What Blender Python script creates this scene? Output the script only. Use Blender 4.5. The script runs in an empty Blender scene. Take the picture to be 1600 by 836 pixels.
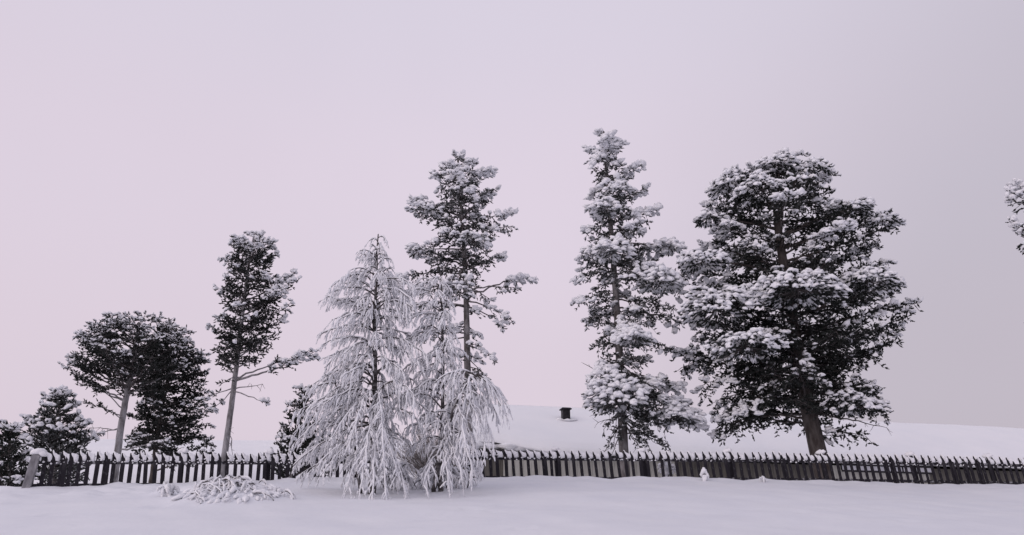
import bpy, math, random
import numpy as np
from mathutils import Vector, Matrix

SC = bpy.context.scene
COL = SC.collection
PI = math.pi

# ------------------------------------------------------------------ camera
EYE = 1.6
PITCH = math.radians(22.0)
FPX = 1142.0                      # focal length in pixels of a 1600 px wide frame
cam_d = bpy.data.cameras.new("camera")
cam = bpy.data.objects.new("camera", cam_d)
COL.objects.link(cam)
cam_d.sensor_width = 36.0
cam_d.lens = 36.0 * FPX / 1600.0
cam_d.clip_start = 0.1
cam_d.clip_end = 20000.0
cam.location = (0, 0, EYE)
cam.rotation_euler = (PI / 2 + PITCH, 0, 0)
SC.camera = cam

# ------------------------------------------------------------------ sky and light
SUN_EL, SUN_AZ = math.radians(14.0), math.radians(-128.0)   # azimuth from +Y, negative = left, behind the camera
SC.view_settings.view_transform = 'Standard'
SC.view_settings.look = 'None'
SC.view_settings.gamma = 1.0
SC.view_settings.exposure = 0.0

world = bpy.data.worlds.new("World")
SC.world = world
world.use_nodes = True
nt = world.node_tree
nt.nodes.clear()
N = nt.nodes.new
L = nt.links.new
out = N('ShaderNodeOutputWorld')
sky = N('ShaderNodeTexSky')
sky.sky_type = 'NISHITA'
sky.sun_disc = False
sky.sun_elevation = SUN_EL
sky.sun_rotation = SUN_AZ
sky.air_density = 1.0
sky.dust_density = 3.0
bg_clear = N('ShaderNodeBackground')
bg_clear.inputs['Strength'].default_value = 0.05
L(sky.outputs[0], bg_clear.inputs['Color'])
# the overcast layer: an even pale lilac-pink cloud sheet
tc = N('ShaderNodeTexCoord')
sep = N('ShaderNodeSeparateXYZ')
L(tc.outputs['Generated'], sep.inputs[0])
elev = N('ShaderNodeValToRGB')
L(sep.outputs['Z'], elev.inputs[0])
e = elev.color_ramp
e.interpolation = 'EASE'
e.elements[0].position = 0.0
e.elements[0].color = (0.690, 0.590, 0.665, 1)
e.elements[1].position = 1.0
e.elements[1].color = (0.580, 0.570, 0.690, 1)
x = e.elements.new(0.20); x.color = (0.718, 0.628, 0.718, 1)
x = e.elements.new(0.45); x.color = (0.722, 0.645, 0.748, 1)
x = e.elements.new(0.70); x.color = (0.690, 0.645, 0.755, 1)
azi = N('ShaderNodeMapRange')            # the sheet is thinner (brighter) towards the low sun on the left
azi.interpolation_type = 'SMOOTHSTEP'
azi.inputs['From Min'].default_value = 0.01
azi.inputs['From Max'].default_value = 0.36
azi.inputs['To Min'].default_value = 0.0
azi.inputs['To Max'].default_value = 1.0
low = N('ShaderNodeMath'); low.operation = 'SUBTRACT'; low.inputs[0].default_value = 1.0
L(sep.outputs['Z'], low.inputs[1])
lowx = N('ShaderNodeMath'); lowx.operation = 'MULTIPLY'
L(sep.outputs['X'], lowx.inputs[0]); L(low.outputs[0], lowx.inputs[1])
L(lowx.outputs[0], azi.inputs['Value'])
tint = N('ShaderNodeMix'); tint.data_type = 'RGBA'
tint.inputs['A'].default_value = (1.03, 1.02, 1.02, 1)
tint.inputs['B'].default_value = (0.775, 0.805, 0.805, 1)
L(azi.outputs[0], tint.inputs['Factor'])
mul = N('ShaderNodeMix'); mul.data_type = 'RGBA'; mul.blend_type = 'MULTIPLY'
mul.inputs['Factor'].default_value = 1.0
L(elev.outputs[0], mul.inputs['A'])
L(tint.outputs['Result'], mul.inputs['B'])
cl = N('ShaderNodeTexNoise'); cl.inputs['Scale'].default_value = 1.6; cl.inputs['Detail'].default_value = 3
L(tc.outputs['Generated'], cl.inputs['Vector'])
clr = N('ShaderNodeMapRange')
clr.inputs['From Min'].default_value = 0.3; clr.inputs['From Max'].default_value = 0.7
clr.inputs['To Min'].default_value = 0.975; clr.inputs['To Max'].default_value = 1.025
L(cl.outputs[0], clr.inputs['Value'])
bg_cloud = N('ShaderNodeBackground')
L(mul.outputs['Result'], bg_cloud.inputs['Color'])
L(clr.outputs[0], bg_cloud.inputs['Strength'])
mixs = N('ShaderNodeMixShader')
mixs.inputs[0].default_value = 0.96
L(bg_clear.outputs[0], mixs.inputs[1])
L(bg_cloud.outputs[0], mixs.inputs[2])
L(mixs.outputs[0], out.inputs['Surface'])

sun_d = bpy.data.lights.new("sun", 'SUN')
sun_d.energy = 1.1
sun_d.angle = math.radians(60)
sun_d.color = (1.0, 0.90, 0.88)
sun = bpy.data.objects.new("sun", sun_d)
COL.objects.link(sun)
sdir = Vector((math.sin(SUN_AZ) * math.cos(SUN_EL), math.cos(SUN_AZ) * math.cos(SUN_EL), math.sin(SUN_EL)))
sun.rotation_euler = sdir.to_track_quat('Z', 'Y').to_euler()
sun.location = (-20, -20, 20)

# ------------------------------------------------------------------ helpers
rng = np.random.default_rng(11)
cP, sP = math.cos(PITCH), math.sin(PITCH)
UP = np.array([0, 0, 1.0])


def W(px, py, t):
    """photo pixel at camera depth t -> place in the world"""
    u, v = (px - 800) / FPX, (418 - py) / FPX
    return np.array([u * t, (cP - sP * v) * t, (sP + cP * v) * t + EYE])


def PY(px, py, y):
    """photo pixel on the vertical plane at distance y"""
    v = (418 - py) / FPX
    return W(px, py, y / (cP - sP * v))


def nrm(a):
    return a / np.maximum(np.linalg.norm(a, axis=-1, keepdims=True), 1e-9)


class MB:
    """collects triangles; build() links them as ONE mesh object"""

    def __init__(self):
        self.v, self.f, self.n = [], [], 0

    def add(self, v, f):
        if len(v) == 0:
            return
        self.v.append(np.asarray(v, float)); self.f.append(np.asarray(f, int) + self.n); self.n += len(v)

    def tube(self, path, rad, sides=6, cap=True):
        path = np.asarray(path, float); n = len(path)
        rad = np.broadcast_to(np.asarray(rad, float), (n,))
        tan = nrm(np.gradient(path, axis=0))
        ref = np.array([0.31, 0.93, 0.2]) if abs(tan[0][2]) > 0.8 else UP
        s = nrm(np.cross(tan, ref)); b = np.cross(s, tan)
        a = np.linspace(0, 2 * PI, sides, endpoint=False)
        ring = (np.cos(a)[None, :, None] * s[:, None] + np.sin(a)[None, :, None] * b[:, None]) * rad[:, None, None] + path[:, None]
        v = ring.reshape(-1, 3)
        i, j = np.meshgrid(np.arange(n - 1), np.arange(sides), indexing='ij')
        p = (i * sides + j).ravel(); q = (i * sides + (j + 1) % sides).ravel()
        f = np.concatenate([np.stack([p, q, q + sides], 1), np.stack([p, q + sides, p + sides], 1)])
        if cap:
            v = np.concatenate([v, path[-1:] + tan[-1:] * rad[-1], path[:1]])
            k = n * sides; j = np.arange(sides)
            top = np.stack([(n - 1) * sides + j, (n - 1) * sides + (j + 1) % sides, np.full(sides, k)], 1)
            bot = np.stack([(j + 1) % sides, j, np.full(sides, k + 1)], 1)
            f = np.concatenate([f, top, bot])
        self.add(v, f)

    def box(self, lo, hi):
        lo, hi = np.asarray(lo, float), np.asarray(hi, float)
        v = np.array([[(lo, hi)[(k >> a) & 1][a] for a in range(3)] for k in range(8)])
        f = [[0, 2, 3], [0, 3, 1], [4, 5, 7], [4, 7, 6], [0, 1, 5], [0, 5, 4], [2, 6, 7], [2, 7, 3], [0, 4, 6], [0, 6, 2], [1, 3, 7], [1, 7, 5]]
        self.add(v, f)

    def inst(self, protos, pos, ax, scale, up=None):
        """many copies of small prototype meshes, x axis along ax, joined"""
        pos, ax, scale = np.asarray(pos, float), nrm(np.asarray(ax, float)), np.asarray(scale, float)
        if up is None:
            up = UP + rng.normal(0, .12, pos.shape)
        y = nrm(np.cross(up, ax)); z = np.cross(ax, y)
        which = rng.integers(0, len(protos), len(pos))
        for k, (pv, pf) in enumerate(protos):
            m = which == k
            if not m.any():
                continue
            s = pv[None] * scale[m][:, None, :]
            v = s[..., :1] * ax[m][:, None] + s[..., 1:2] * y[m][:, None] + s[..., 2:] * z[m][:, None] + pos[m][:, None]
            f = pf[None] + (np.arange(m.sum()) * len(pv))[:, None, None]
            self.add(v.reshape(-1, 3), f.reshape(-1, 3))

    def mesh(self, name, mat, origin=(0, 0, 0), smooth=True):
        me = bpy.data.meshes.new(name)
        v = (np.concatenate(self.v) - np.asarray(origin)).astype(np.float32)
        f = np.concatenate(self.f).astype(np.int32)
        me.vertices.add(len(v)); me.vertices.foreach_set('co', v.ravel())
        me.loops.add(f.size); me.loops.foreach_set('vertex_index', f.ravel())
        me.polygons.add(len(f))
        me.polygons.foreach_set('loop_start', np.arange(0, f.size, 3, dtype=np.int32))
        me.polygons.foreach_set('loop_total', np.full(len(f), 3, dtype=np.int32))
        me.polygons.foreach_set('use_smooth', np.full(len(f), bool(smooth)))
        me.materials.append(mat)
        me.update(calc_edges=True); me.validate()
        return me

    def build(self, name, mat, parent=None, origin=(0, 0, 0), smooth=True):
        if not self.v:
            return None
        return link(name, self.mesh(name, mat, origin, smooth), parent)


def link(name, me, parent=None):
    o = bpy.data.objects.new(name, me)
    COL.objects.link(o)
    if parent is not None:
        o.parent = parent
    return o


def tag(o, label=None, cat=None, group=None, kind=None):
    if label: o['label'] = label
    if cat: o['category'] = cat
    if group: o['group'] = group
    if kind: o['kind'] = kind
    return o


def empty(name, loc, label, cat, group=None):
    o = bpy.data.objects.new(name, None)
    COL.objects.link(o)
    o.location = tuple(loc)
    o.empty_display_size = 0.3
    return tag(o, label, cat, group)


# ---- prototype shapes
def octa_sphere(seed, rough):
    r = np.random.default_rng(seed)
    v = [np.array(p, float) for p in [(1, 0, 0), (-1, 0, 0), (0, 1, 0), (0, -1, 0), (0, 0, 1), (0, 0, -1)]]
    f = [(0, 2, 4), (2, 1, 4), (1, 3, 4), (3, 0, 4), (2, 0, 5), (1, 2, 5), (3, 1, 5), (0, 3, 5)]
    mid, g = {}, []
    for a, b, c in f:
        k = []
        for i, j in ((a, b), (b, c), (c, a)):
            key = (min(i, j), max(i, j))
            if key not in mid:
                p = v[i] + v[j]; v.append(p / np.linalg.norm(p)); mid[key] = len(v) - 1
            k.append(mid[key])
        g += [(a, k[0], k[2]), (b, k[1], k[0]), (c, k[2], k[1]), tuple(k)]
    v = np.array(v)
    v *= (1 + r.normal(0, rough, (len(v), 1)))
    v[:, 2] = np.where(v[:, 2] < 0, v[:, 2] * 0.6, v[:, 2])
    return v, np.array(g)


BLOBS = [octa_sphere(i, .16) for i in range(10)]


def shoot_proto(seed, n=11):
    """a pine shoot along +x, length 1: a dark core and forward-swept needles"""
    r = np.random.default_rng(seed)
    v, f = [], []
    cv = np.array([(0, 0, 0), (.5, .23, 0), (.5, -.13, .20), (.5, -.13, -.20), (1, 0, 0)]) + r.normal(0, .02, (5, 3))
    f += [[0, 1, 2], [0, 2, 3], [0, 3, 1], [4, 2, 1], [4, 3, 2], [4, 1, 3]]
    v += list(cv)
    for i in range(n):
        s = .1 + .9 * (i + r.random()) / n
        a = r.uniform(0, 2 * PI)
        o = np.array([0, math.cos(a), math.sin(a)])
        d = np.array([.75, 0, 0]) + o * r.uniform(.5, .95); d /= np.linalg.norm(d)
        p = np.array([s, 0, 0]); q = p + d * r.uniform(.24, .38)
        w = np.cross(d, r.normal(0, 1, 3)); w = w / np.linalg.norm(w) * .095
        k = len(v)
        v += [p - w, p + w, q]; f.append([k, k + 1, k + 2])
    return np.array(v), np.array(f)


SHOOTS = [shoot_proto(i) for i in range(8)]


# ------------------------------------------------------------------ materials
def principled(name, rough=.9, spec=.2):
    m = bpy.data.materials.new(name); m.use_nodes = True
    b = m.node_tree.nodes['Principled BSDF']
    b.inputs['Roughness'].default_value = rough
    b.inputs['Specular IOR Level'].default_value = spec
    return m, m.node_tree, b


def two_tone(name, c1, c2, scale=4., lo=.4, hi=.6, detail=4., rough=.9, bump=0., bscale=30., stretch=(1, 1, 1), spec=.2):
    m, t, b = principled(name, rough, spec)
    tc = t.nodes.new('ShaderNodeTexCoord'); mp = t.nodes.new('ShaderNodeMapping')
    mp.inputs['Scale'].default_value = stretch
    t.links.new(tc.outputs['Object'], mp.inputs[0])
    n = t.nodes.new('ShaderNodeTexNoise'); n.inputs['Scale'].default_value = scale; n.inputs['Detail'].default_value = detail
    t.links.new(mp.outputs[0], n.inputs['Vector'])
    r = t.nodes.new('ShaderNodeValToRGB')
    r.color_ramp.elements[0].position = lo; r.color_ramp.elements[0].color = (*c1, 1)
    r.color_ramp.elements[1].position = hi; r.color_ramp.elements[1].color = (*c2, 1)
    t.links.new(n.outputs[0], r.inputs[0]); t.links.new(r.outputs[0], b.inputs['Base Color'])
    if bump:
        n2 = t.nodes.new('ShaderNodeTexNoise'); n2.inputs['Scale'].default_value = bscale; n2.inputs['Detail'].default_value = 5
        t.links.new(mp.outputs[0], n2.inputs['Vector'])
        bp = t.nodes.new('ShaderNodeBump'); bp.inputs['Strength'].default_value = bump; bp.inputs['Distance'].default_value = .03
        t.links.new(n2.outputs[0], bp.inputs['Height']); t.links.new(bp.outputs[0], b.inputs['Normal'])
    return m


M_GROUND = two_tone('ground_snow', (.73, .745, .79), (.785, .795, .825), .8, .3, .7, 6, .95, .35, 5.)
M_SNOW = two_tone('tree_snow', (.80, .81, .845), (.87, .87, .89), 3, .35, .65, 4, .95, .3, 40.)
M_FSNOW = two_tone('fence_snow', (.82, .825, .85), (.87, .87, .89), 6, .35, .65, 4, .95, .4, 30.)
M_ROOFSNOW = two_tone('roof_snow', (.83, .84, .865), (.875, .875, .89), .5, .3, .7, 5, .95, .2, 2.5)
M_NEEDLE = two_tone('pine_needles', (.020, .023, .021), (.12, .125, .13), 6, .54, .78, 3, .8)
M_NEEDLE_F = two_tone('frosted_needles', (.028, .031, .029), (.26, .27, .28), 7, .46, .76, 3, .8)
M_BARK = two_tone('pine_bark', (.055, .045, .042), (.13, .115, .11), 7, .35, .7, 6, .95, .8, 14., (1, 1, .35))
M_BARK_MID = two_tone('weathered_bark', (.085, .075, .072), (.26, .25, .255), 6, .38, .68, 6, .95, .8, 14., (1, 1, .35))
M_BARK_F = two_tone('frosted_bark', (.125, .118, .118), (.34, .335, .35), 6, .35, .65, 6, .95, .6, 14., (1, 1, .35))
M_TWIG = two_tone('dark_twigs', (.050, .042, .042), (.15, .135, .135), 8, .4, .7, 3, .9)
M_BIRCH = two_tone('birch_bark', (.045, .040, .042), (.20, .19, .195), 5, .42, .72, 5, .9, .5, 18., (1, 1, 2.5))
M_BROWNTWIG = two_tone('brown_twigs', (.17, .15, .145), (.42, .39, .39), 9, .4, .7, 3, .9)
M_PICKET = two_tone('fence_stain', (.018, .016, .021), (.24, .24, .26), 14, .58, .80, 5, .8, .4, 40., (1, 1, .5))
M_PICKET2 = two_tone('fence_stain_bare', (.018, .016, .021), (.10, .095, .105), 10, .5, .85, 5, .8, .4, 40., (1, 1, .3))
M_RAIL = two_tone('rail_stain', (.020, .018, .024), (.36, .36, .38), 13, .50, .70, 5, .8, .3, 40.)
M_POST_F = two_tone('frosted_post', (.16, .155, .165), (.34, .335, .35), 9, .35, .65, 5, .9, .4, 30., (1, 1, .4))
M_WALL_L = two_tone('pale_boards', (.40, .395, .36), (.49, .485, .45), 5, .3, .7, 5, .85, .2, 20., (1, 1, .2))
M_WALL_D = two_tone('brown_boards', (.10, .095, .085), (.155, .145, .13), 5, .3, .7, 5, .85, .3, 20., (1, 1, .2))
M_TRIM = two_tone('dark_trim', (.020, .019, .022), (.04, .038, .042), 8, .3, .7, 3, .6)
M_METAL = two_tone('black_metal', (.012, .011, .014), (.03, .028, .034), 8, .3, .7, 3, .55)
M_PANE = two_tone('window_pane', (.62, .63, .68), (.70, .70, .74), 3, .3, .7, 2, .15, spec=.5)
mlamp, _t, _b = principled('lamp_light')
_b.inputs['Base Color'].default_value = (.9, .7, .4, 1)
_b.inputs['Emission Color'].default_value = (1.0, .72, .30, 1)
_b.inputs['Emission Strength'].default_value = 2.5
M_LAMP = mlamp

# ------------------------------------------------------------------ terrain
FA = W(48, 766, 17.2)            # left end of the fence
FC = W(610, 752, 20.3)           # where the two runs meet, behind the birches
FD = W(745, 748, 20.75)
FE = W(1680, 757, 23.1)
_fx = np.array([FA[0] - 30, FA[0], W(440, 752, 19.4)[0], FC[0], W(830, 747, 20.95)[0], W(1200, 752, 21.9)[0], W(1450, 760, 22.55)[0], FE[0], FE[0] + 30])
_fz = np.array([3.1, W(70, 765, 17.3)[2], W(440, 753, 19.4)[2], 3.72, W(830, 747, 20.95)[2], W(1200, 752, 21.9)[2], W(1450, 760, 22.55)[2], W(1600, 757, 22.95)[2], 3.7])
_fyx = np.array([FA[0] - 30, FA[0], FC[0], FE[0], FE[0] + 30])
_fyy = np.array([FA[1] - 2, FA[1], FC[1], FE[1], FE[1] + 3])


def sstep(a, b, x):
    t = np.clip((x - a) / (b - a), 0, 1)
    return t * t * (3 - 2 * t)


_wv = [(np.random.default_rng(k).normal(0, 1, 2), np.random.default_rng(k + 50).uniform(0, 6.28)) for k in range(30)]


def wavy(x, y, scale, k0, n=7):
    z = 0
    for (d, p) in _wv[k0:k0 + n]:
        z = z + np.sin((x * d[0] + y * d[1]) * scale + p)
    return z / n


DENTS, MOUNDS = [], []


def ground(x, y):
    x, y = np.asarray(x, float), np.asarray(y, float)
    zf = np.interp(x, _fx, _fz)
    s = y - np.interp(x, _fyx, _fyy)
    front = zf + .182 * np.minimum(s, 0)
    front = np.where(front < 0, front * .15, front)                     # levels out to the road
    z = front - .035 * np.clip(s, 0, 30)
    left = 1 - sstep(-9, 3, x - .1 * np.maximum(s, 0))
    z = z + left * 7.4 * sstep(6, 36, s)                               # snowy rise beyond the left garden
    far = sstep(60, 400, np.hypot(x, y))
    z = z * (1 - far) + 1.0 * far
    near = 1 - sstep(40, 80, np.hypot(x, y))
    z = z + near * (.055 * wavy(x, y, .9, 0) + .030 * wavy(x, y, 2.3, 8) + .012 * wavy(x, y, 5.5, 15))
    lump = np.exp(-((x + 8.2) / 4.2) ** 2) * np.exp(-((s + 1.2) / 1.3) ** 2)     # churned snow in front of the left run
    z = z + lump * (.09 * wavy(x, y, 4.2, 3) + .07 * wavy(x, y, 9, 20))
    z = z + .05 * np.exp(-(s / .35) ** 2) * (1 + 1.1 * wavy(x, y, 3.1, 12))       # drift against the pickets
    z = z + .042 * np.exp(-((s + .25) / .45) ** 2) * (wavy(x, y, 6.5, 5) + wavy(x, y, 11., 17))
    for (dx, dy, rx, ry, d) in MOUNDS:
        q = ((x - dx) / rx) ** 2 + ((y - dy) / ry) ** 2
        z = z + d * np.exp(-q ** 1.3) * (1 + .25 * wavy(x, y, 5., 4))
    for (dx, dy, r, d) in DENTS:
        q = ((x - dx) ** 2 + ((y - dy) / 1.5) ** 2) / r ** 2
        z = z - d * np.exp(-q) + .45 * d * np.exp(-((np.sqrt(q) - 1.6) / .5) ** 2)
    return z


def hit(px, py):
    """where the photo's ray through a pixel meets the snow"""
    t = np.linspace(6, 40, 3401)
    u, v = (px - 800) / FPX, (418 - py) / FPX
    x, y, z = u * t, (cP - sP * v) * t, (sP + cP * v) * t + EYE
    b = np.nonzero(z <= ground(x, y))[0]
    i = b[0] if len(b) else np.argmin(z - ground(x, y))
    return np.array([x[i], y[i], float(ground(x[i], y[i]))])


for (a, b, r, d) in [(32, 788, .20, .07), (80, 806, .13, .05), (785, 790, .10, .05), (772, 800, .09, .04), (948, 816, .10, .04), (815, 825, .14, .05), (903, 833, .12, .04),
                     (740, 796, .13, .05), (978, 790, .07, .03), (985, 782, .06, .03), (262, 770, .16, .10), (432, 773, .08, .05), (210, 772, .12, .06),
                     (150, 772, .12, .05), (250, 792, .14, .05), (180, 781, .09, .04), (690, 802, .12, .04), (1250, 800, .14, .03), (1420, 815, .16, .03)]:
    h = hit(a, b)
    DENTS.append((h[0], h[1], r, d))


BUSH = hit(356, 785)
MOUNDS.append((BUSH[0] - .05, BUSH[1] + .35, .95, 1.05, .30))
h = hit(262, 772); MOUNDS.append((h[0], h[1], .28, .3, .12))


def grid_axis(parts):
    return np.concatenate([np.arange(a, b, s) for a, b, s in parts])


xs = np.concatenate([-np.geomspace(4000, 30, 26), grid_axis([(-28, -16, .8), (-16, 20, .16), (20, 30, .6)]), np.geomspace(31, 4000, 26)])
ys = np.concatenate([-np.geomspace(4000, 6, 24), grid_axis([(-5, 8, .6), (8, 14, .16), (14, 25, .10), (25, 50, .7)]), np.geomspace(50, 6000, 34)])
X, Y = np.meshgrid(xs, ys, indexing='ij')
Z = ground(X, Y)


def sheet(j0, j1, name, mat, label):
    x, y, z = X[:, j0:j1], Y[:, j0:j1], Z[:, j0:j1]
    n1, n2 = x.shape
    i, j = np.meshgrid(np.arange(n1 - 1), np.arange(n2 - 1), indexing='ij')
    p = (i * n2 + j).ravel()
    m = MB()
    m.add(np.stack([x.ravel(), y.ravel(), z.ravel()], 1), np.concatenate([np.stack([p, p + n2, p + n2 + 1], 1), np.stack([p, p + n2 + 1, p + 1], 1)]))
    return tag(m.build(name, mat), label, 'ground', kind='structure')


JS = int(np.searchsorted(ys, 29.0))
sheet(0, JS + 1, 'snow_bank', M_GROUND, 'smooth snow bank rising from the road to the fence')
sheet(JS, len(ys), 'snowy_field', M_ROOFSNOW, 'snowy slope rising beyond the fence and left pines, coloured paler for haze')  # paler snow colour than the bank stands in for mist over the slope

# ------------------------------------------------------------------ house
RL = W(702, 636, 41.0)                                   # ridge, left end
RR0 = W(1600, 676, 49.1)
rdir = np.array([RR0[0] - RL[0], RR0[1] - RL[1], 0]); rdir /= np.linalg.norm(rdir)
RLEN = 47.0
ndir = np.array([rdir[1], -rdir[0], 0])                  # towards the camera
HW, ZE = 6.6, 4.86 + EYE                                 # half width of the roof, eave height
ZR = RL[2]
hb = RL + ndir * HW; hb[2] = 3.0
house = empty('house', (hb[0], hb[1], float(ground(hb[0], hb[1]))), 'long low house with snow covered roof behind the fence', 'house')
HO = np.array(house.location)


def HP(a, b, z):
    """house frame: a along the ridge from its left end, b from the ridge towards the camera, z world height"""
    p = RL + rdir * a + ndir * b
    return np.array([p[0], p[1], z])


def hquad(mb, pts):
    mb.add(pts, [[0, 1, 2], [0, 2, 3]])


def hbox(mb, a0, a1, b0, b1, z0, z1):
    v = np.array([HP(a, b, z) for z in (z0, z1) for b in (b0, b1) for a in (a0, a1)])
    f = [[0, 2, 3], [0, 3, 1], [4, 5, 7], [4, 7, 6], [0, 1, 5], [0, 5, 4], [2, 6, 7], [2, 7, 3], [0, 4, 6], [0, 6, 2], [1, 3, 7], [1, 7, 5]]
    mb.add(v, f)


GZ = 2.4                                                 # below the snow by the house wall
WB = HW - .55                                            # wall plane


def along(px, b=WB):
    """distance along the wall at which a photo column falls"""
    lo, hi = -10., 60.
    for _ in range(50):
        m = (lo + hi) / 2
        q = HP(m, b, 4.6) - np.array([0, 0, EYE])
        u = q[0] / (cP * q[1] + sP * q[2])
        if 800 + u * FPX < px: lo = m
        else: hi = m
    return lo


A_L, A1, A2, A3, A4 = along(741), along(787), along(1062), along(1292), along(1460)
WT = ZE - .12


def board_wall(name, a0, a1, b, z0, z1, mat, label=None, w=.19):
    """vertical cladding: base panel and individual boards standing proud at uneven depth"""
    m = MB(); hbox(m, a0, a1, b - .14, b, z0, z1)
    o = m.build(name, mat, house, HO, False)
    if label: o['label'] = label
    a = a0 + .01; k = MB()
    while a < a1 - .05:
        e = min(a + w - .012, a1)
        hbox(k, a, e, b + .001, b + .022 + rng.uniform(0, .012), z0, z1 - .004)
        a += w
    c = k.build('cladding_boards', mat, o, (0, 0, 0), False)
    c.data.transform(Matrix.Translation(tuple(-HO)))
    c['kind'] = 'stuff'
    return o


board_wall('wall', A1, A2, WB, GZ, WT, M_WALL_L, 'pale beige board wall')
board_wall('wall', A2 + .003, A3, WB - .05, GZ, WT, M_WALL_D, 'dark brown board wall')
board_wall('wall', A3 + .003, A4, WB, GZ, WT, M_WALL_L, 'pale beige board wall under the long window')
board_wall('wall', A4 + .003, RLEN - .4, WB - .05, GZ, WT, M_WALL_D, 'dark brown board wall at far end')
m = MB()                                                 # left gable and back walls
m.add([HP(.5, WB - .2, GZ), HP(.5, -WB, GZ), HP(.5, -WB, WT), HP(.5, 0, ZR - .3), HP(.5, WB - .2, WT)], [[0, 1, 2], [0, 2, 3], [0, 3, 4]])
hbox(m, .5, RLEN - .4, -WB - .1, -WB, GZ, WT)
m.add([HP(RLEN - .4, WB - .2, GZ), HP(RLEN - .4, -WB, GZ), HP(RLEN - .4, -WB, WT), HP(RLEN - .4, 0, ZR - .3), HP(RLEN - .4, WB - .2, WT)], [[0, 1, 2], [0, 2, 3], [0, 3, 4]])
m.build('gable_wall', M_WALL_L, house, HO, False)
# roof deck, fascia and snow; the eave is cut back at its left corner over the porch
slope = (ZR - ZE) / HW
AK = along(862, HW)


def roof_edge(a):
    """how far the front eave reaches at a distance a along the ridge"""
    aa = A1 - .3
    return HW - (1.15 * np.clip((AK - a) / (AK - aa), 0, 1.0))


def roof_sheet(lift, thick, over, na=90, nb=26, front=True, wob=0.):
    m = MB()
    aa = np.linspace(-over, RLEN + over, na); r = np.linspace(0, 1, nb)
    A, R = np.meshgrid(aa, r, indexing='ij')
    Bq = R * ((roof_edge(A) if front else HW) + over)
    zz = ZR - slope * Bq + lift
    if wob:
        zz = zz + wob * (.5 * wavy(A * 1.2, Bq * 2.0, .5, 0) + .3 * wavy(A, Bq, 1.4, 9))
        zz = zz - thick * .7 * np.exp(-((1 - R) * nb / 1.3) ** 2)                 # rounded lip
        zz = zz - .06 * np.exp(-(R * nb / 2.0) ** 2)                              # rounded ridge
    sg = 1 if front else -1
    P = RL[None, None] + rdir * A[..., None] + ndir * (sg * Bq)[..., None]
    P[..., 2] = zz
    Q = P.copy(); Q[..., 2] = zz - thick * (np.where(R > .99, .25, 1) if wob else 1)
    n = na * nb
    i, j = np.meshgrid(np.arange(na - 1), np.arange(nb - 1), indexing='ij')
    p = (i * nb + j).ravel()
    t = np.concatenate([np.stack([p, p + nb, p + nb + 1], 1), np.stack([p, p + nb + 1, p + 1], 1)])
    f = [t, t[:, ::-1] + n]
    b = [np.arange(na) * nb + nb - 1, np.arange(na) * nb, np.arange(nb), (na - 1) * nb + np.arange(nb)]
    for e in b:
        f += [np.stack([e[:-1], e[1:], e[1:] + n], 1), np.stack([e[:-1], e[1:] + n, e[:-1] + n], 1)]
    m.add(np.concatenate([P.reshape(-1, 3), Q.reshape(-1, 3)]), np.concatenate(f))
    return m


for fr in (True, False):
    rf = roof_sheet(.0, .05, .0, 40, 4, fr).build('roof', M_TRIM, house, HO, False)
    sn = roof_sheet(.36, .35, .10, 120, 30, fr, .09).build('roof_snow', M_ROOFSNOW, rf, HO, True)
# pale gable infill over the eave corner, then the flat-roofed porch at the left
m = MB()
hbox(m, A1 + .05, AK - .3, roof_edge(A1) - .35, roof_edge(A1) - .25, WT - .3, ZR - slope * (roof_edge(A1) - .25) - .16)
m.build('eave_board', M_WALL_L, house, HO, False)
PZ = ZE + .12
porch = board_wall('porch_wall', A_L - 1.2, A1 - .004, HW - .75, GZ, PZ - .13, M_WALL_D, 'dark brown porch wall')
m = MB(); hbox(m, A_L - 1.6, A1 + .02, HW - 2.6, HW - .35, PZ - .12, PZ); m.build('porch_roof', M_TRIM, house, HO, False)
m = MB()
for k in range(9):
    q = HP(A_L - 1.3 + k * .42, HW - 1.35 + .1 * (k % 2), PZ + .13)
    m.inst(BLOBS, [q], [rdir], [(.62, .95, .30)])
m.build('porch_snow', M_ROOFSNOW, house, HO)
# long window strip under the eave
w0, w1 = along(1322), along(1466)
_wc = HP((w0 + w1) / 2, WB, 5.)
wz0, wz1 = PY(1394, 736.5, _wc[1])[2], PY(1394, 729.5, _wc[1])[2]
m = MB(); hbox(m, w0, w1, WB + .045, WB + .075, wz0 - .09, wz0); hbox(m, w0, w1, WB + .045, WB + .075, wz1, wz1 + .10)
npan = 6; pw = (w1 - w0) / npan
for k in range(npan + 1):
    hbox(m, w0 + k * pw - .035, w0 + k * pw + .035, WB + .046, WB + .080, wz0 + .002, wz1 - .002)
win = m.build('window', M_TRIM, house, HO, False)
for k in range(npan):
    m = MB(); hbox(m, w0 + k * pw + .036, w0 + (k + 1) * pw - .036, WB + .036, WB + .052, wz0 + .001, wz1 - .001)
    m.build('pane', M_PANE, win, HO, False)
# roof vent / chimney
def roof_hit(px, py):
    t = np.linspace(20, 60, 8001)
    u, v = (px - 800) / FPX, (418 - py) / FPX
    x, y, z = u * t, (cP - sP * v) * t, (sP + cP * v) * t + EYE
    b = (x - RL[0]) * ndir[0] + (y - RL[1]) * ndir[1]
    i = np.argmax(z <= ZR - slope * b + .34)
    return np.array([x[i], y[i], z[i]])


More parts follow.
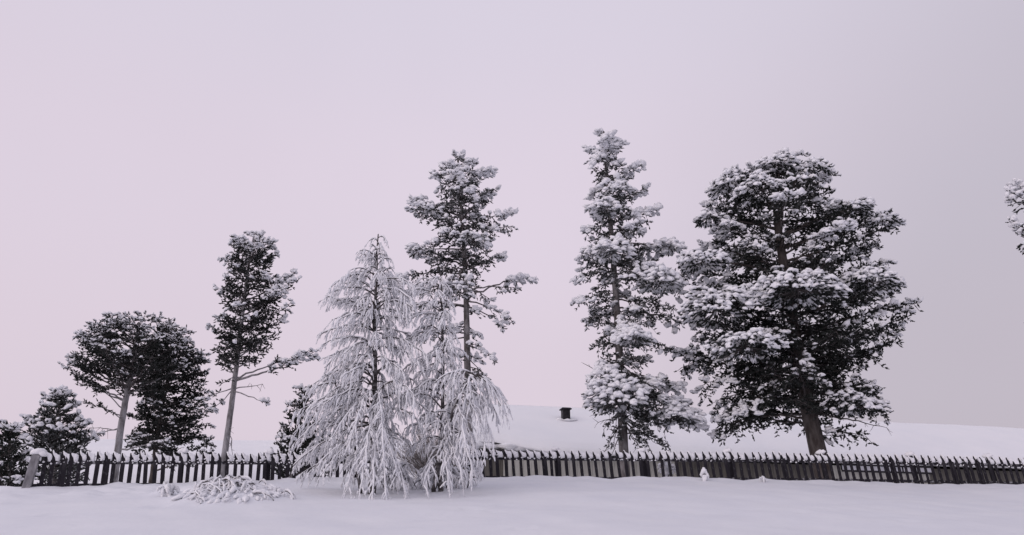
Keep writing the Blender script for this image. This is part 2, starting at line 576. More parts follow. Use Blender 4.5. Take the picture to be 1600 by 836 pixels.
cb = roof_hit(884, 655.5)
ca = (cb - RL) @ rdir; cbb = (cb - RL) @ ndir
m = MB(); hbox(m, ca - .20, ca + .20, cbb - .20, cbb + .20, cb[2] - .5, cb[2] + .52)
ch = m.build('chimney', M_METAL, house, HO, False)
m = MB(); hbox(m, ca - .28, ca + .28, cbb - .28, cbb + .28, cb[2] + .52, cb[2] + .57)
hbox(m, ca - .235, ca + .235, cbb - .235, cbb + .235, cb[2] + .57, cb[2] + .61)
m.build('chimney_cap', M_METAL, ch, HO, False)
m = MB()
m.inst(BLOBS, [cb - rdir * .36 + ndir * .1 - UP * .06, cb + rdir * .38 + ndir * .12 - UP * .07, cb + ndir * .30 - UP * .10], [rdir, rdir, rdir], [(.28, .2, .12), (.25, .2, .10), (.4, .16, .09)])
m.build('chimney_snow', M_ROOFSNOW, ch, HO)
# lit lamp on the wall, seen between the pickets
lp = HP(along(1144), WB + .16, 0); lp = PY(1144, 738, lp[1])
lamp = empty('wall_lamp', lp - UP * .12, 'small glowing yellow wall lamp glimpsed between the fence pickets', 'lamp')
m = MB(); m.inst(BLOBS, [lp], [UP], [(.07, .06, .06)]); m.build('bulb', M_LAMP, lamp, lamp.location)
m = MB(); m.box(lp + np.array([-.10, -.08, .07]), lp + np.array([.10, .10, .10])); m.box(lp + np.array([-.02, .09, -.10]), lp + np.array([.02, .20, .0695]))
m.build('lamp_bracket', M_TRIM, lamp, lamp.location, False)

# ------------------------------------------------------------------ picket fence
SP, PWD, PTH = .222, .088, .022


def picket_mesh(h, seed, mat):
    """board with a slanted, slightly weathered top: high on the left"""
    r = np.random.default_rng(seed)
    w = PWD * (1 + r.normal(0, .05)) / 2; c = .13 + r.normal(0, .012)
    x0, x1 = -w, w
    prof = np.array([(x0, -.35), (x1, -.35), (x1 + .002, h - c), (x1 - .008, h - c + .012), (x0 + .022, h - .006), (x0 + .008, h), (x0, h - .02)])
    n = len(prof)
    v = np.concatenate([np.c_[prof[:, 0], np.full(n, -PTH / 2), prof[:, 1]], np.c_[prof[:, 0], np.full(n, PTH / 2), prof[:, 1]]])
    f = [[0, k, k + 1] for k in range(1, n - 1)] + [[n, n + k + 1, n + k] for k in range(1, n - 1)]
    for k in range(n):
        f += [[k, n + k, n + (k + 1) % n], [k, n + (k + 1) % n, (k + 1) % n]]
    m = MB(); m.add(v, f)
    return m.mesh('picket', mat, smooth=False)


def snow_cap_mesh(h, seed, SP=SP):
    """snow lying on the slanted board end and heaped on the rail as far as the next board"""
    r = np.random.default_rng(seed)
    rail = h - .20
    n = 9
    x = np.linspace(-.018, SP - PWD / 2 - .004, n)
    peak = r.uniform(.03, .085); fill = r.uniform(.10, .16); fall = r.uniform(.04, .09)
    top = rail + fill + (h - .035 + peak - rail - fill) * np.exp(-np.clip(x + .01, 0, 9) / fall) + r.normal(0, .006, n)
    top[-1] -= .02
    bot = np.where(x < PWD / 2, np.maximum(h - .13 + (PWD / 2 - x) / PWD * .13 - .02, rail), rail - .012 - r.uniform(0, .02, n))
    dep = r.uniform(.055, .080)
    a = np.linspace(0, 2 * PI, 8, endpoint=False) + PI / 8
    ring = []
    for k in range(n):
        hz, hy = (top[k] - bot[k]) / 2, dep * (.55 if k in (0, n - 1) else 1) * r.uniform(.85, 1.1)
        ring.append(np.c_[np.full(8, x[k]), .022 + hy * np.cos(a), (top[k] + bot[k]) / 2 + hz * 1.08 * np.sin(a)])
    v = np.concatenate(ring + [np.array([[x[0] - .012, .022, (top[0] + bot[0]) / 2 + .01]]), np.array([[x[-1] + .012, .022, (top[-1] + bot[-1]) / 2]])])
    i, j = np.meshgrid(np.arange(n - 1), np.arange(8), indexing='ij')
    p = (i * 8 + j).ravel(); q = (i * 8 + (j + 1) % 8).ravel()
    f = np.concatenate([np.stack([p, q, q + 8], 1), np.stack([p, q + 8, p + 8], 1)])
    j = np.arange(8)
    f = np.concatenate([f, np.stack([(j + 1) % 8, j, np.full(8, 8 * n)], 1), np.stack([(n - 1) * 8 + j, (n - 1) * 8 + (j + 1) % 8, np.full(8, 8 * n + 1)], 1)])
    m = MB(); m.add(v, f)
    # clumps stuck to the board and the rail
    for _ in range(r.integers(1, 7)):
        s = r.uniform(.010, .030)
        m.inst(BLOBS, [(r.uniform(-.03, .16), -.012, rail - r.uniform(-.05, .09))], [(1, 0, 0)], [(s, s * .6, s)])
    return m.mesh('snow_cap', M_FSNOW)


PH = 1.0
PICKETS = [picket_mesh(PH, k, M_PICKET if k % 3 else M_PICKET2) for k in range(9)]
CAPS = [snow_cap_mesh(PH, k) for k in range(18)]
SPL = .187
CAPS_L = [snow_cap_mesh(PH, k + 40, SPL) for k in range(14)]
_tx = np.array([FA[0], W(440, 712, 19.5)[0], W(745, 704, 20.9)[0], W(830, 706, 21.1)[0], W(1200, 707.5, 22.0)[0], W(1450, 713, 22.7)[0], FE[0]])
_tz = np.array([W(60, 708, 17.5)[2], W(440, 711, 19.55)[2], W(745, 703, 20.95)[2], W(830, 704, 21.1)[2], W(1200, 708, 22.05)[2], W(1450, 713, 22.75)[2], W(1600, 717, 23.15)[2]])


def fence_top(x):
    return np.interp(x, _tx, _tz) + .035


def fence(name, a, b, label, post_px, lean, big=(), SP=SP, caps=CAPS):
    d = np.array([b[0] - a[0], b[1] - a[1]]); ln = np.linalg.norm(d); d /= ln
    ang = math.atan2(d[1], d[0])
    base = (a[0], a[1], float(ground(a[0], a[1])))
    root = empty(name, base, label, 'fence')
    nb = np.array([d[1], -d[0]])                        # towards the camera
    n = int(ln / SP)
    O = np.array(base)
    for k in range(n):
        s = k * SP + rng.normal(0, .007)
        xy = np.array(a[:2]) + d * s
        z = fence_top(xy[0]) + rng.normal(0, .009) - (rng.uniform(.03, .12) if rng.random() < .02 else 0) - PH
        o = link('picket', PICKETS[rng.integers(0, 9)], root)
        o.location = (xy[0] - O[0], xy[1] - O[1], z - O[2])
        ry = -(lean + rng.normal(0, .9)) * PI / 180
        o.rotation_euler = (rng.normal(0, .012), ry, ang)
        if rng.random() < .94:
            c = link('snow_cap', caps[rng.integers(0, len(caps))], o)
        if rng.random() < .07:                          # a doubled, patched board
            o2 = link('picket', PICKETS[rng.integers(0, 9)], root)
            o2.location = (xy[0] - O[0] + d[0] * .07 + nb[0] * .024, xy[1] - O[1] + d[1] * .07 + nb[1] * .024, z - O[2] - .04)
            o2.rotation_euler = (0, ry * 1.2, ang)
    # rails, in bays of about 2.7 m
    bays = int(ln // 2.7) + 1
    for lev, hh, off in ((.20, .085, .024), (.74, .08, .024)):
        for k in range(bays):
            s0, s1 = ln * k / bays, ln * (k + 1) / bays - .004
            m = MB()
            pts = []
            for s in np.linspace(s0, s1, 6):
                q = np.array(a[:2]) + d * s
                for zz in (-hh, 0):
                    for w in (-.012, -.055):
                        pts.append([q[0] + nb[0] * w, q[1] + nb[1] * w, fence_top(q[0]) - lev + zz])
            f = []
            for i in range(5):
                e = i * 4
                for p0, p1 in ((0, 1), (1, 3), (3, 2), (2, 0)):
                    f += [[e + p0, e + p1, e + 4 + p1], [e + p0, e + 4 + p1, e + 4 + p0]]
            f += [[0, 1, 3], [0, 3, 2], [20, 23, 21], [20, 22, 23]]
            m.add(pts, f)
            m.build('rail', M_RAIL, root, O, False)
    for px in post_px:
        lo, hi = 0., ln
        for _ in range(40):
            s = (lo + hi) / 2; q = np.array(a[:2]) + d * s
            zq = fence_top(q[0]) - EYE - .3
            if 800 + FPX * q[0] / (cP * q[1] + sP * zq) < px: lo = s
            else: hi = s
        q = np.array(a[:2]) + d * s - nb * .12
        first = px == post_px[0] and big
        w = .085 if first else .055
        h = .92 if first else 1.0
        m = MB()
        for i in range(1):
            m.box((-w, -w, -.4), (w, w, h - .02)); m.box((-w * .8, -w * .8, h - .0195), (w * .8, w * .8, h))
        zt = fence_top(q[0]) - 1.0
        if first: q = q + nb * .16 - d * .10
        me = m.mesh('post', M_POST_F if first else M_PICKET2, smooth=False)
        o = link('post', me, root); o.location = (q[0] - O[0], q[1] - O[1], zt - O[2])
        o.rotation_euler = (0, -(lean + (-12 if first else 0)) * PI / 180 * (1 if not first else .45), ang)
        if first: o['label'] = 'thick frosted grey end post'
        c = MB()
        if first:
            c.inst(BLOBS, [(.03, .0, h + .06), (.12, 0, h + .03), (-.05, 0, h + .04)], [(1, .1, .35), (1, 0, -.3), (1, 0, .2)], [(.17, .13, .12), (.14, .10, .10), (.10, .11, .09)])
        else:
            c.inst(BLOBS, [(0, .0, h + .035), (.05, -.03, h + .05), (-.05, .02, h + .04)], [(1, 0, 0)] * 3, [(.12, .10, .09), (.08, .09, .08), (.09, .09, .08)])
        c.build('post_snow', M_FSNOW, o)
    return root


fence('picket_fence', FA, FC, 'dark picket fence, left run with the thick grey end post and snow caps', [50, 287, 423, 560], 4.0, (1,), SPL, CAPS_L)
fence('picket_fence', FD - np.array([.9, .12, 0]), FE, 'long dark picket fence, right run in front of the house, capped with snow', [735, 873, 1010, 1145, 1292, 1432, 1554], 4.0)


# ------------------------------------------------------------------ pines
def bez(a, c, b, n):
    t = np.linspace(0, 1, n)[:, None]
    return (1 - t) ** 2 * a + 2 * t * (1 - t) * c + t * t * b


class Pine:
    def __init__(self, trunk_px, y0, w0, w1, shoot=.20, droop=.0, snow=1.0, bark=None, needle=None, ground_base=True, cov=.35, dome=.15, blob=1.):
        self.cov, self.dome, self.blob = cov, dome, blob
        self.y0 = y0
        P = np.array([PY(a, b, y0) for a, b in trunk_px])
        if ground_base:
            gz = float(ground(P[0][0], P[0][1]))
            if P[0][2] > gz - .1:
                k = (P[1] - P[0]); P = np.concatenate([[P[0] + k * ((gz - .25 - P[0][2]) / max(k[2], .1))], P])
        self.base = np.array([P[0][0], P[0][1], P[0][2] + .2])
        # smooth trunk
        s = np.r_[0, np.cumsum(np.linalg.norm(np.diff(P, axis=0), axis=1))]
        q = np.linspace(0, s[-1], 40)
        T = np.stack([np.interp(q, s, P[:, k]) for k in range(3)], 1)
        for _ in range(3):
            T[1:-1] = (T[:-2] + 2 * T[1:-1] + T[2:]) / 4
        self.ppm = FPX / (y0 * .99)
        f = np.linspace(0, 1, 40)
        self.R = (w0 * (1 - f) ** .85 + w1 * f) / 2 / self.ppm * (1 + .15 * np.exp(-f * 25))
        self.T = T + rng.normal(0, .008, T.shape) * (self.R[:, None] / .2)
        self.sh = shoot; self.droop = droop; self.snow = snow
        self.bark = bark or M_BARK; self.needle = needle or M_NEEDLE
        self.limbs, self.wood = [], MB()
        self.sp, self.sd, self.sl, self.ss = [], [], [], []
        self.top_py = trunk_px[-1][1]
        tv = self.T - np.array([0, 0, EYE])
        self.Tpy = 418 - FPX * (cP * tv[:, 2] - sP * tv[:, 1]) / (cP * tv[:, 1] + sP * tv[:, 2])
        self.Tpx = 800 + FPX * tv[:, 0] / (cP * tv[:, 1] + sP * tv[:, 2])

    def at(self, py):
        k = np.interp(-py, -self.Tpy, np.arange(40))
        i = int(min(k, 38)); f = k - i
        return self.T[i] * (1 - f) + self.T[i + 1] * f, self.R[i]

    def limb(self, A, B, r0, width, dens=1., sag=.0, bare=.35, own=False, snowy=1., leaf=True, thick=1.):
        d = B - A; ln = np.linalg.norm(d)
        C = A + d * .5 + UP * sag * ln + rng.normal(0, .05, 3) * ln
        n = max(5, int(ln / .18))
        path = bez(A, C, B, n)
        path[1:-1] += rng.normal(0, .016, (n - 2, 3)) * min(ln, 1.5)
        rad = np.linspace(r0, .008, n)
        if own:
            m = MB(); m.tube(path, rad, 6); self.limbs.append(m)
        else:
            self.wood.tube(path, rad, 4, False)
        tan = nrm(np.gradient(path, axis=0))
        if not leaf:
            for k in range(int(3 + ln * 4)):
                i = rng.integers(n // 3, n)
                sd = nrm(tan[i] * .6 + rng.normal(0, .6, 3)); l2 = rng.uniform(.1, .35) * min(1, ln)
                self.wood.tube([path[i], path[i] + sd * l2 * .5, path[i] + sd * l2 + UP * rng.normal(0, .05)], [.010, .007, .004], 3, False)
            return path
        ns = max(3, int(ln * (1 - bare) / .105 * dens))
        for k in range(ns + 1):
            f = bare + (1 - bare) * (k + rng.uniform(-.3, .3)) / ns
            f = float(np.clip(f, 0.02, 1)); i = min(int(f * (n - 1)), n - 2)
            p = path[i] + (path[i + 1] - path[i]) * (f * (n - 1) - i)
            t = tan[i]
            side = nrm(np.cross(t, UP)) * (1 if k % 2 else -1)
            prof = (.35 + .65 * math.sin(PI * min(1, .12 + .80 * (f - bare) / (1 - bare + 1e-6))))
            l2 = width * prof * rng.uniform(.6, 1.15)
            if k == ns:
                side = side * .0; l2 = width * .22
            d2 = nrm(t * rng.uniform(.4, .8) * (1.15 - .75 * f) + side * rng.uniform(.6, 1.) + UP * rng.uniform(-.30, .42) * thick)
            m2 = max(2, int(l2 / (self.sh * .50)))
            q = np.linspace(.15, 1, m2)[:, None]
            dr = -UP * ((self.droop * .5 + self.dome) * (q ** 2) * l2 + (self.dome * .35 * width * max(0, f - .6) / .4))
            sec = p + d2 * q * l2 + dr + rng.normal(0, .02, (m2, 3))
            q2 = np.concatenate([[p], sec[1::3], sec[-1:]]); self.wood.tube(q2, np.linspace(.013, .005, len(q2)), 3, False)
            sd = np.tile(d2, (m2, 1)) * .75 + rng.normal(0, .52, (m2, 3)) + UP * (.16 - self.droop * .9)
            self.sp.append(sec); self.sd.append(sd); self.sl.append(self.sh * rng.uniform(.75, 1.2, m2)); self.ss.append(np.full(m2, snowy))
            extra = rng.random(m2) < .75
            if extra.any():
                e = sec[extra]
                sd = np.tile(nrm(np.cross(d2, UP)) , (len(e), 1)) * rng.choice([-1, 1], (len(e), 1)) * .6 + d2 * .6 + UP * rng.normal(.12 - self.droop * .6, .3, (len(e), 1))
                self.sp.append(e); self.sd.append(sd); self.sl.append(self.sh * rng.uniform(.7, 1.05, len(e))); self.ss.append(np.full(len(e), snowy))
        return path

    def tip(self, px, py, dy=0., att=None, width=.5, rise=.18, **kw):
        """a bough whose tip shows at a photo pixel, dy metres beyond the trunk's plane"""
        B = PY(px, py, self.y0 + dy)
        tx = np.interp(-py, -self.Tpy, self.Tpx)
        if att is None:
            att = py + rise * abs(px - tx) + 8
        att = float(np.clip(att, self.Tpy[-1] + 4, self.Tpy[0] - 6))
        A, r = self.at(att)
        ln = np.linalg.norm(B - A)
        if kw.get('leaf', True): B = B - (B - A) / ln * min(.05, .1 * ln)
        kw.setdefault('sag', -.02 if rise > 0 else .12)
        return self.limb(A, B, min(.012 + .011 * ln, r * .55 + .005), width, own=True, **kw)

    def fill(self, n, y_top, y_bot, left, right, depth=None, scale=.85, width=.5, rise=.18, power=1.0, az=None, vary=None, **kw):
        """boughs round the trunk; how far they reach is read from the crown's two outlines"""
        lp = np.array(sorted(left, key=lambda q: q[1])); rp = np.array(sorted(right, key=lambda q: q[1]))
        for k in range(n):
            py = y_top + (y_bot - y_top) * ((k + rng.random()) / n) ** power
            tx = np.interp(-py, -self.Tpy, self.Tpx)
            le = max(tx - np.interp(py, lp[:, 1], lp[:, 0]), 8) / self.ppm; re = max(np.interp(py, rp[:, 1], rp[:, 0]) - tx, 8) / self.ppm
            phi = k * 2.399 + rng.uniform(-.5, .5) if az is None else rng.uniform(*az)
            ca, sa = math.cos(phi), math.sin(phi)
            lat = re if ca > 0 else le
            dp = depth if depth else (le + re) / 2 * .9
            ext = 1 / math.sqrt((ca / lat) ** 2 + (sa / dp) ** 2) * scale * rng.uniform(.6, 1.08)
            A, r = self.at(float(np.clip(py + rise * ext * self.ppm, self.Tpy[-1] + 4, self.Tpy[0] - 6)))
            B0, _ = self.at(float(max(py, self.Tpy[-1])))
            if vary: kw['snowy'] = rng.choice(vary)
            B = np.array([B0[0] + ca * ext, B0[1] + sa * ext, B0[2] + rng.normal(0, .1)])
            self.limb(A, B, min(.014 + .014 * ext, r * .6 + .005), min(width, ext * .6 + .12), **kw)

    def pad(self, px, py, dy, rx, rz, att=None, n=None, padsnow=.66):
        """a rounded, drooping bough end under its own load of snow; px, py mark the middle of its lower side"""
        c = PY(px, py, self.y0 + dy)
        A, r = self.at(float(np.clip(att or py + 10, self.Tpy[-1] + 4, self.Tpy[0] - 6)))
        ln = np.linalg.norm(c - A)
        m = MB(); m.tube(bez(A, (A + c) / 2 + UP * .08 * ln, c + UP * rz * .4, 10), np.linspace(min(.012 + .012 * ln, r * .6), .012, 10), 6); self.limbs.append(m)
        n = n or int(150 * rx * (rx + rz))
        ph = rng.uniform(0, 2 * PI, n); ct = rng.uniform(-.12, 1, n); st = np.sqrt(1 - ct ** 2)
        lob = 1 + .16 * np.sin(3 * ph + rng.uniform(0, 6)) + .10 * np.sin(7 * ph + rng.uniform(0, 6))
        rr = rng.uniform(.82, 1.04, n) * lob
        nr = np.stack([np.cos(ph) * st, np.sin(ph) * st, ct], 1)
        p = c + nr * rr[:, None] * np.array([rx, rx * .85, rz])
        d = np.stack([np.cos(ph), np.sin(ph), -.45 - .35 * st], 1) + nr * .25 + rng.normal(0, .28, (n, 3))
        self.sp.append(p); self.sd.append(d); self.sl.append(self.sh * rng.uniform(.8, 1.25, n)); self.ss.append(np.where(rng.random(n) < padsnow, 40., .3))
        k = n // 2                                      # dark needles within and below
        ph = rng.uniform(0, 2 * PI, k); q = np.sqrt(rng.random(k))
        p = c + np.stack([np.cos(ph) * q * rx * .9, np.sin(ph) * q * rx * .8, rng.uniform(-.25, .45, k) * rz], 1)
        self.sp.append(p); self.sd.append(np.stack([np.cos(ph), np.sin(ph), rng.normal(-.3, .4, k)], 1)); self.sl.append(self.sh * rng.uniform(.8, 1.2, k)); self.ss.append(np.full(k, .15))
        for j in range(0, n, 9):
            self.wood.tube([c + UP * rz * .3, (c + p[j % k]) / 2 + UP * .03, p[j % k]], [.014, .010, .006], 3, False)

    def finish(self, name, label, cat='tree', group='snowy pines behind the fence'):
        root = empty(name, self.base, label, cat, group)
        O = self.base
        m = MB(); m.tube(self.T, self.R, 12); m.build('trunk', self.bark, root, O)
        for l in self.limbs:
            l.build('limb', self.bark, root, O)
        b = self.wood.build('twigs', M_TWIG, root, O)
        if b: b['kind'] = 'stuff'
        p = np.concatenate(self.sp); d = nrm(np.concatenate(self.sd)); l = np.concatenate(self.sl); sw = np.concatenate(self.ss)
        m = MB(); m.inst(SHOOTS, p, d, np.stack([l, l, l], 1), rng.normal(0, 1, p.shape))
        c = m.build('crown', self.needle, root, O, False); c['kind'] = 'stuff'
        # snow: most where nothing hangs above a shoot
        cell = np.floor(p[:, 0] / .20).astype(int) * 100003 + np.floor(p[:, 1] / .20).astype(int)
        cu, ci = np.unique(cell, return_inverse=True)
        key = ci * 1000.0 + (100 - p[:, 2]); o = np.argsort(key); ks = key[o]
        cnt = np.searchsorted(ks, key - .10) - np.searchsorted(ks, key - 1.3)
        ex = np.maximum(np.exp(-self.cov * cnt), np.where(sw > 10, rng.uniform(.5, .9, len(p)), 0))
        keep = rng.random(len(p)) < np.clip((.05 + 1.05 * ex ** 1.4) * self.snow * sw, 0, 1)
        pp, dd, ll, ee = p[keep], d[keep].copy(), l[keep], ex[keep]
        dd[:, 2] *= .7
        s = ll * (.50 + .55 * ee + .35 * (ee > .6)) * rng.uniform(.8, 1.2, len(pp)) * (.75 + .25 * self.snow) * self.blob
        m = MB(); m.inst(BLOBS, pp + d[keep] * (ll * .52)[:, None] + UP * (ll * .24)[:, None], dd, np.stack([s * .62, s * .50, s * .36], 1))
        k2 = (ee > .5) & (rng.random(len(pp)) < .6)
        s2 = s[k2] * rng.uniform(.55, .9, k2.sum())
        off = rng.normal(0, .055, (k2.sum(), 3)) * (1, 1, .35)
        m.inst(BLOBS, (pp + d[keep] * (ll * .35)[:, None] + UP * (ll * .20)[:, None])[k2] + off, dd[k2] + rng.normal(0, .3, off.shape), np.stack([s2 * .66, s2 * .52, s2 * .34], 1))
        c = m.build('snow_load', M_SNOW, root, O); c['kind'] = 'stuff'
        print(name, 'shoots', len(p), 'snow', len(pp))
        return root


def outline(t, lt, rt):
    return lt, rt


# tall right-hand pine, broad and dark
t5 = Pine([(1281, 716), (1263, 640), (1248, 560), (1235, 480), (1222, 400), (1212, 330), (1214, 280), (1220, 250)], 26.0, 28, 6, .165, .22, .82, cov=.45, dome=.35, blob=.9)
L5 = [(1205, 243), (1172, 258), (1136, 268), (1112, 288), (1102, 318), (1120, 350), (1092, 376), (1062, 404), (1085, 440), (1072, 485), (1052, 540), (1062, 575), (1090, 605), (1112, 630), (1116, 672)]
R5 = [(1240, 241), (1272, 252), (1296, 266), (1300, 300), (1345, 325), (1390, 330), (1392, 352), (1368, 378), (1386, 405), (1404, 440), (1428, 472), (1416, 492), (1398, 530), (1352, 545), (1335, 575), (1368, 612), (1380, 645), (1355, 682), (1310, 680)]
for (a, b) in L5 + R5:
    t5.tip(a, b, rng.uniform(-.8, .8), width=.80, rise=.28 if b < 560 else -.18, snowy=rng.choice([.4, .9, 1.5]), bare=.35, thick=1.4, dens=1.05)
for (a, b, dy, w, at) in [(1245, 437, -2.9, 1.0, 470), (1205, 448, -2.4, .8, 480), (1295, 452, -2.6, .8, 490), (1270, 445, -2.7, .8, 470), (1165, 535, -2.8, .85, 520), (1140, 530, -2.3, .7, 520), (1195, 520, -2.5, .7, 510),
                          (1118, 462, -2.2, .85, 480), (1090, 450, -1.6, .7, 470), (1145, 468, -2.4, .7, 470), (1190, 275, -1.6, .75, 320), (1160, 285, -1.4, .7, 330), (1215, 262, -1.5, .6, 300),
                          (1350, 430, -1.8, .85, 470), (1330, 350, -1.5, .7, 400), (1365, 460, -1.6, .7, 500), (1340, 625, -1.6, .7, 600), (1165, 640, -1.3, .7, 590), (1130, 650, -.8, .7, 590), (1150, 300, -1.0, .7, 350)]:
    t5.tip(a, b, dy, att=at, width=w, snowy=2.2, dens=1.6, bare=.5, sag=.10, thick=.8)
t5.fill(78, 285, 640, L5, R5, 3.4, .82, .80, .22, vary=(.1, .2, .35, 1.2), bare=.38, thick=1.3, dens=1.0)
t5.fill(24, 280, 600, L5, R5, 2.2, .5, .7, .22, vary=(.15, .4), bare=.3, thick=1.3, dens=1.)
t5.fill(30, 520, 655, L5, R5, 2.6, .74, .65, -.1, vary=(.2, .5, .9), bare=.3)
for q in [(1248, 462, -3.0, 1.25, .75, 480), (1165, 548, -2.9, 1.0, .55, 525), (1120, 492, -2.3, 1.05, .85, 480), (1098, 414, -1.6, .8, .42, 430), (1190, 302, -1.9, .9, .55, 330), (1142, 296, -1.0, .75, .5, 330),
          (1216, 262, -1.3, .7, .36, 300), (1358, 446, -1.8, 1.0, .5, 480), (1345, 640, -1.4, .7, .4, 600), (1270, 270, -1.0, .65, .36, 310), (1380, 350, -.5, .55, .3, 390), (1108, 345, -.8, .5, .3, 360), (1330, 330, -.8, .7, .35, 370)]:
    t5.pad(*q)
for (a, b, at) in [(1300, 545, 500), (1330, 560, 530), (1180, 590, 610), (1385, 668, 640)]:
    t5.tip(a, b, -.8, att=at, leaf=False)
t5.finish('pine_tree', 'broad dark pine on the right with leaning trunk and heavy snow pads')

# tall slim pine, thickly snowed
t4 = Pine([(975, 710), (970, 600), (965, 500), (958, 400), (950, 300), (943, 206)], 25.4, 16, 4, .145, .42, 1.25, M_BARK_MID, M_NEEDLE_F, dome=.4)
L4 = [(938, 206), (918, 230), (928, 262), (922, 300), (918, 322), (914, 355), (903, 400), (900, 432), (896, 470), (912, 500), (926, 540), (934, 568), (922, 600), (936, 634)]
R4 = [(955, 212), (972, 224), (1006, 256), (988, 275), (1012, 292), (1030, 322), (1012, 345), (1052, 376), (1072, 430), (1076, 455), (1058, 482), (1066, 502), (1050, 545), (1066, 600), (1078, 630), (1100, 665), (1045, 690)]
for (a, b) in L4 + R4:
    t4.tip(a, b, rng.uniform(-.5, .5), width=.42 if b > 300 else .26, rise=.25 if b < 420 else -.28, snowy=1.3, bare=.2, dens=1.3, sag=.05)
for (a, b, dy, w, at) in [(955, 380, -1.6, .6, 360), (990, 430, -1.6, .6, 410), (1030, 425, -1.2, .6, 400), (975, 385, -1.5, .5, 370), (945, 595, -1.5, .6, 560), (975, 600, -1.5, .6, 570), (925, 585, -1.0, .5, 560), (985, 515, -1.4, .5, 490),
                          (945, 310, -1.2, .5, 300), (960, 290, -1.1, .4, 280), (935, 245, -.6, .35, 245), (990, 330, -1.0, .5, 320), (1060, 640, -.6, .5, 590), (1085, 655, -.3, .45, 600), (1010, 610, -1.2, .5, 570)]:
    t4.tip(a, b, dy, att=at, width=w, snowy=1.8, dens=1.2, bare=.4, sag=.1)
for q in [(962, 632, -1.4, .95, .75, 560), (955, 398, -1.4, .6, .42, 370), (1032, 445, -1.1, .75, .5, 400), (990, 532, -1.3, .6, .35, 490), (945, 332, -1.0, .5, .36, 310), (1058, 655, -.6, .7, .42, 590), (972, 300, -.8, .42, .3, 280), (925, 400, -.5, .42, .3, 390), (1045, 390, -.3, .45, .3, 380), (945, 250, -.5, .3, .24, 250)]:
    t4.pad(*q, padsnow=.76)
t4.fill(64, 225, 610, L4, R4, 1.9, .72, .45, .05, vary=(.5, 1., 1.4), bare=.25)
t4.fill(16, 235, 420, L4, R4, 1.2, .42, .36, .1, vary=(1., 1.5), bare=.3)
t4.fill(12, 600, 670, L4, R4, 1.6, .8, .45, -.3, snowy=1., bare=.4, az=(-1.2, .7))
for (a, b, at) in [(944, 640, 610), (986, 655, 615), (962, 662, 630), (1012, 672, 630), (942, 672, 640), (992, 690, 650), (1030, 660, 620), (1015, 700, 655), (958, 700, 650), (1000, 640, 600), (975, 630, 600), (1045, 675, 625)]:
    t4.tip(a, b, rng.uniform(-1.1, -.2), att=at, width=.34, bare=.35, dens=.85, snowy=1.6, sag=.1)
for (a, b, at) in [(912, 568, 600), (925, 632, 645), (930, 648, 640), (945, 705, 660), (955, 712, 670), (1000, 640, 640), (1020, 690, 650), (1000, 700, 660), (935, 660, 648), (1040, 640, 625)]:
    t4.tip(a, b, rng.uniform(-.6, .3), att=at, leaf=False)
t4.finish('pine_tree', 'tall slim pine thickly snowed from top to bottom, left of the broad dark pine')

# tall pine behind the birches
t3 = Pine([(733, 712), (731, 600), (729, 500), (727, 420), (721, 330), (715, 240)], 24.6, 14, 3, .138, .42, .9, M_BARK_MID, M_NEEDLE_F, dome=.35)
L3 = [(712, 240), (690, 258), (672, 270), (684, 292), (642, 308), (655, 335), (682, 350), (640, 382), (668, 405), (622, 430), (640, 450), (628, 480), (650, 520)]
R3 = [(722, 242), (745, 250), (772, 262), (752, 280), (778, 294), (765, 312), (805, 330), (803, 352), (768, 372), (788, 396), (760, 410)]
for (a, b) in L3 + R3:
    t3.tip(a, b, rng.uniform(-.4, .4), width=.36 if b > 290 else .24, rise=.30 if b < 400 else -.1, snowy=1.3, bare=.2, dens=1.3, sag=.05)
for (a, b, at, w) in [(834, 434, 470, .35), (812, 450, 455, .32), (800, 500, 470, .35), (788, 508, 480, .3), (770, 470, 450, .3), (775, 560, 540, .25), (762, 590, 560, .3)]:
    t3.tip(a, b, rng.uniform(-.5, .3), att=at, width=w, bare=.55, sag=.14, snowy=1.)
for (a, b, dy, w, at) in [(715, 435, -1.2, .5, 415), (705, 455, -1.1, .45, 430), (730, 370, -1.0, .45, 350), (745, 350, -.9, .4, 330), (700, 320, -.9, .4, 310), (670, 380, -.8, .4, 370), (720, 285, -.6, .35, 280)]:
    t3.tip(a, b, dy, att=at, width=w, snowy=1.7, dens=1.2, bare=.4, sag=.08)
for q in [(712, 458, -1.2, .46, .55, 420), (662, 330, -.4, .5, .3, 320), (738, 380, -1.0, .5, .36, 350), (722, 300, -.7, .38, .28, 280), (655, 395, -.2, .4, .26, 390)]:
    t3.pad(*q, padsnow=.58)
t3.fill(48, 255, 430, L3, R3, 1.7, .70, .40, .15, vary=(.4, .9, 1.4), bare=.25)
t3.fill(16, 440, 600, [(640, 430), (650, 600)], [(770, 430), (760, 600)], 1.3, .75, .32, -.1, snowy=.8, bare=.45, dens=.7)
t3.finish('pine_tree', 'tall pine with a bare lower trunk rising behind the frosted birches')

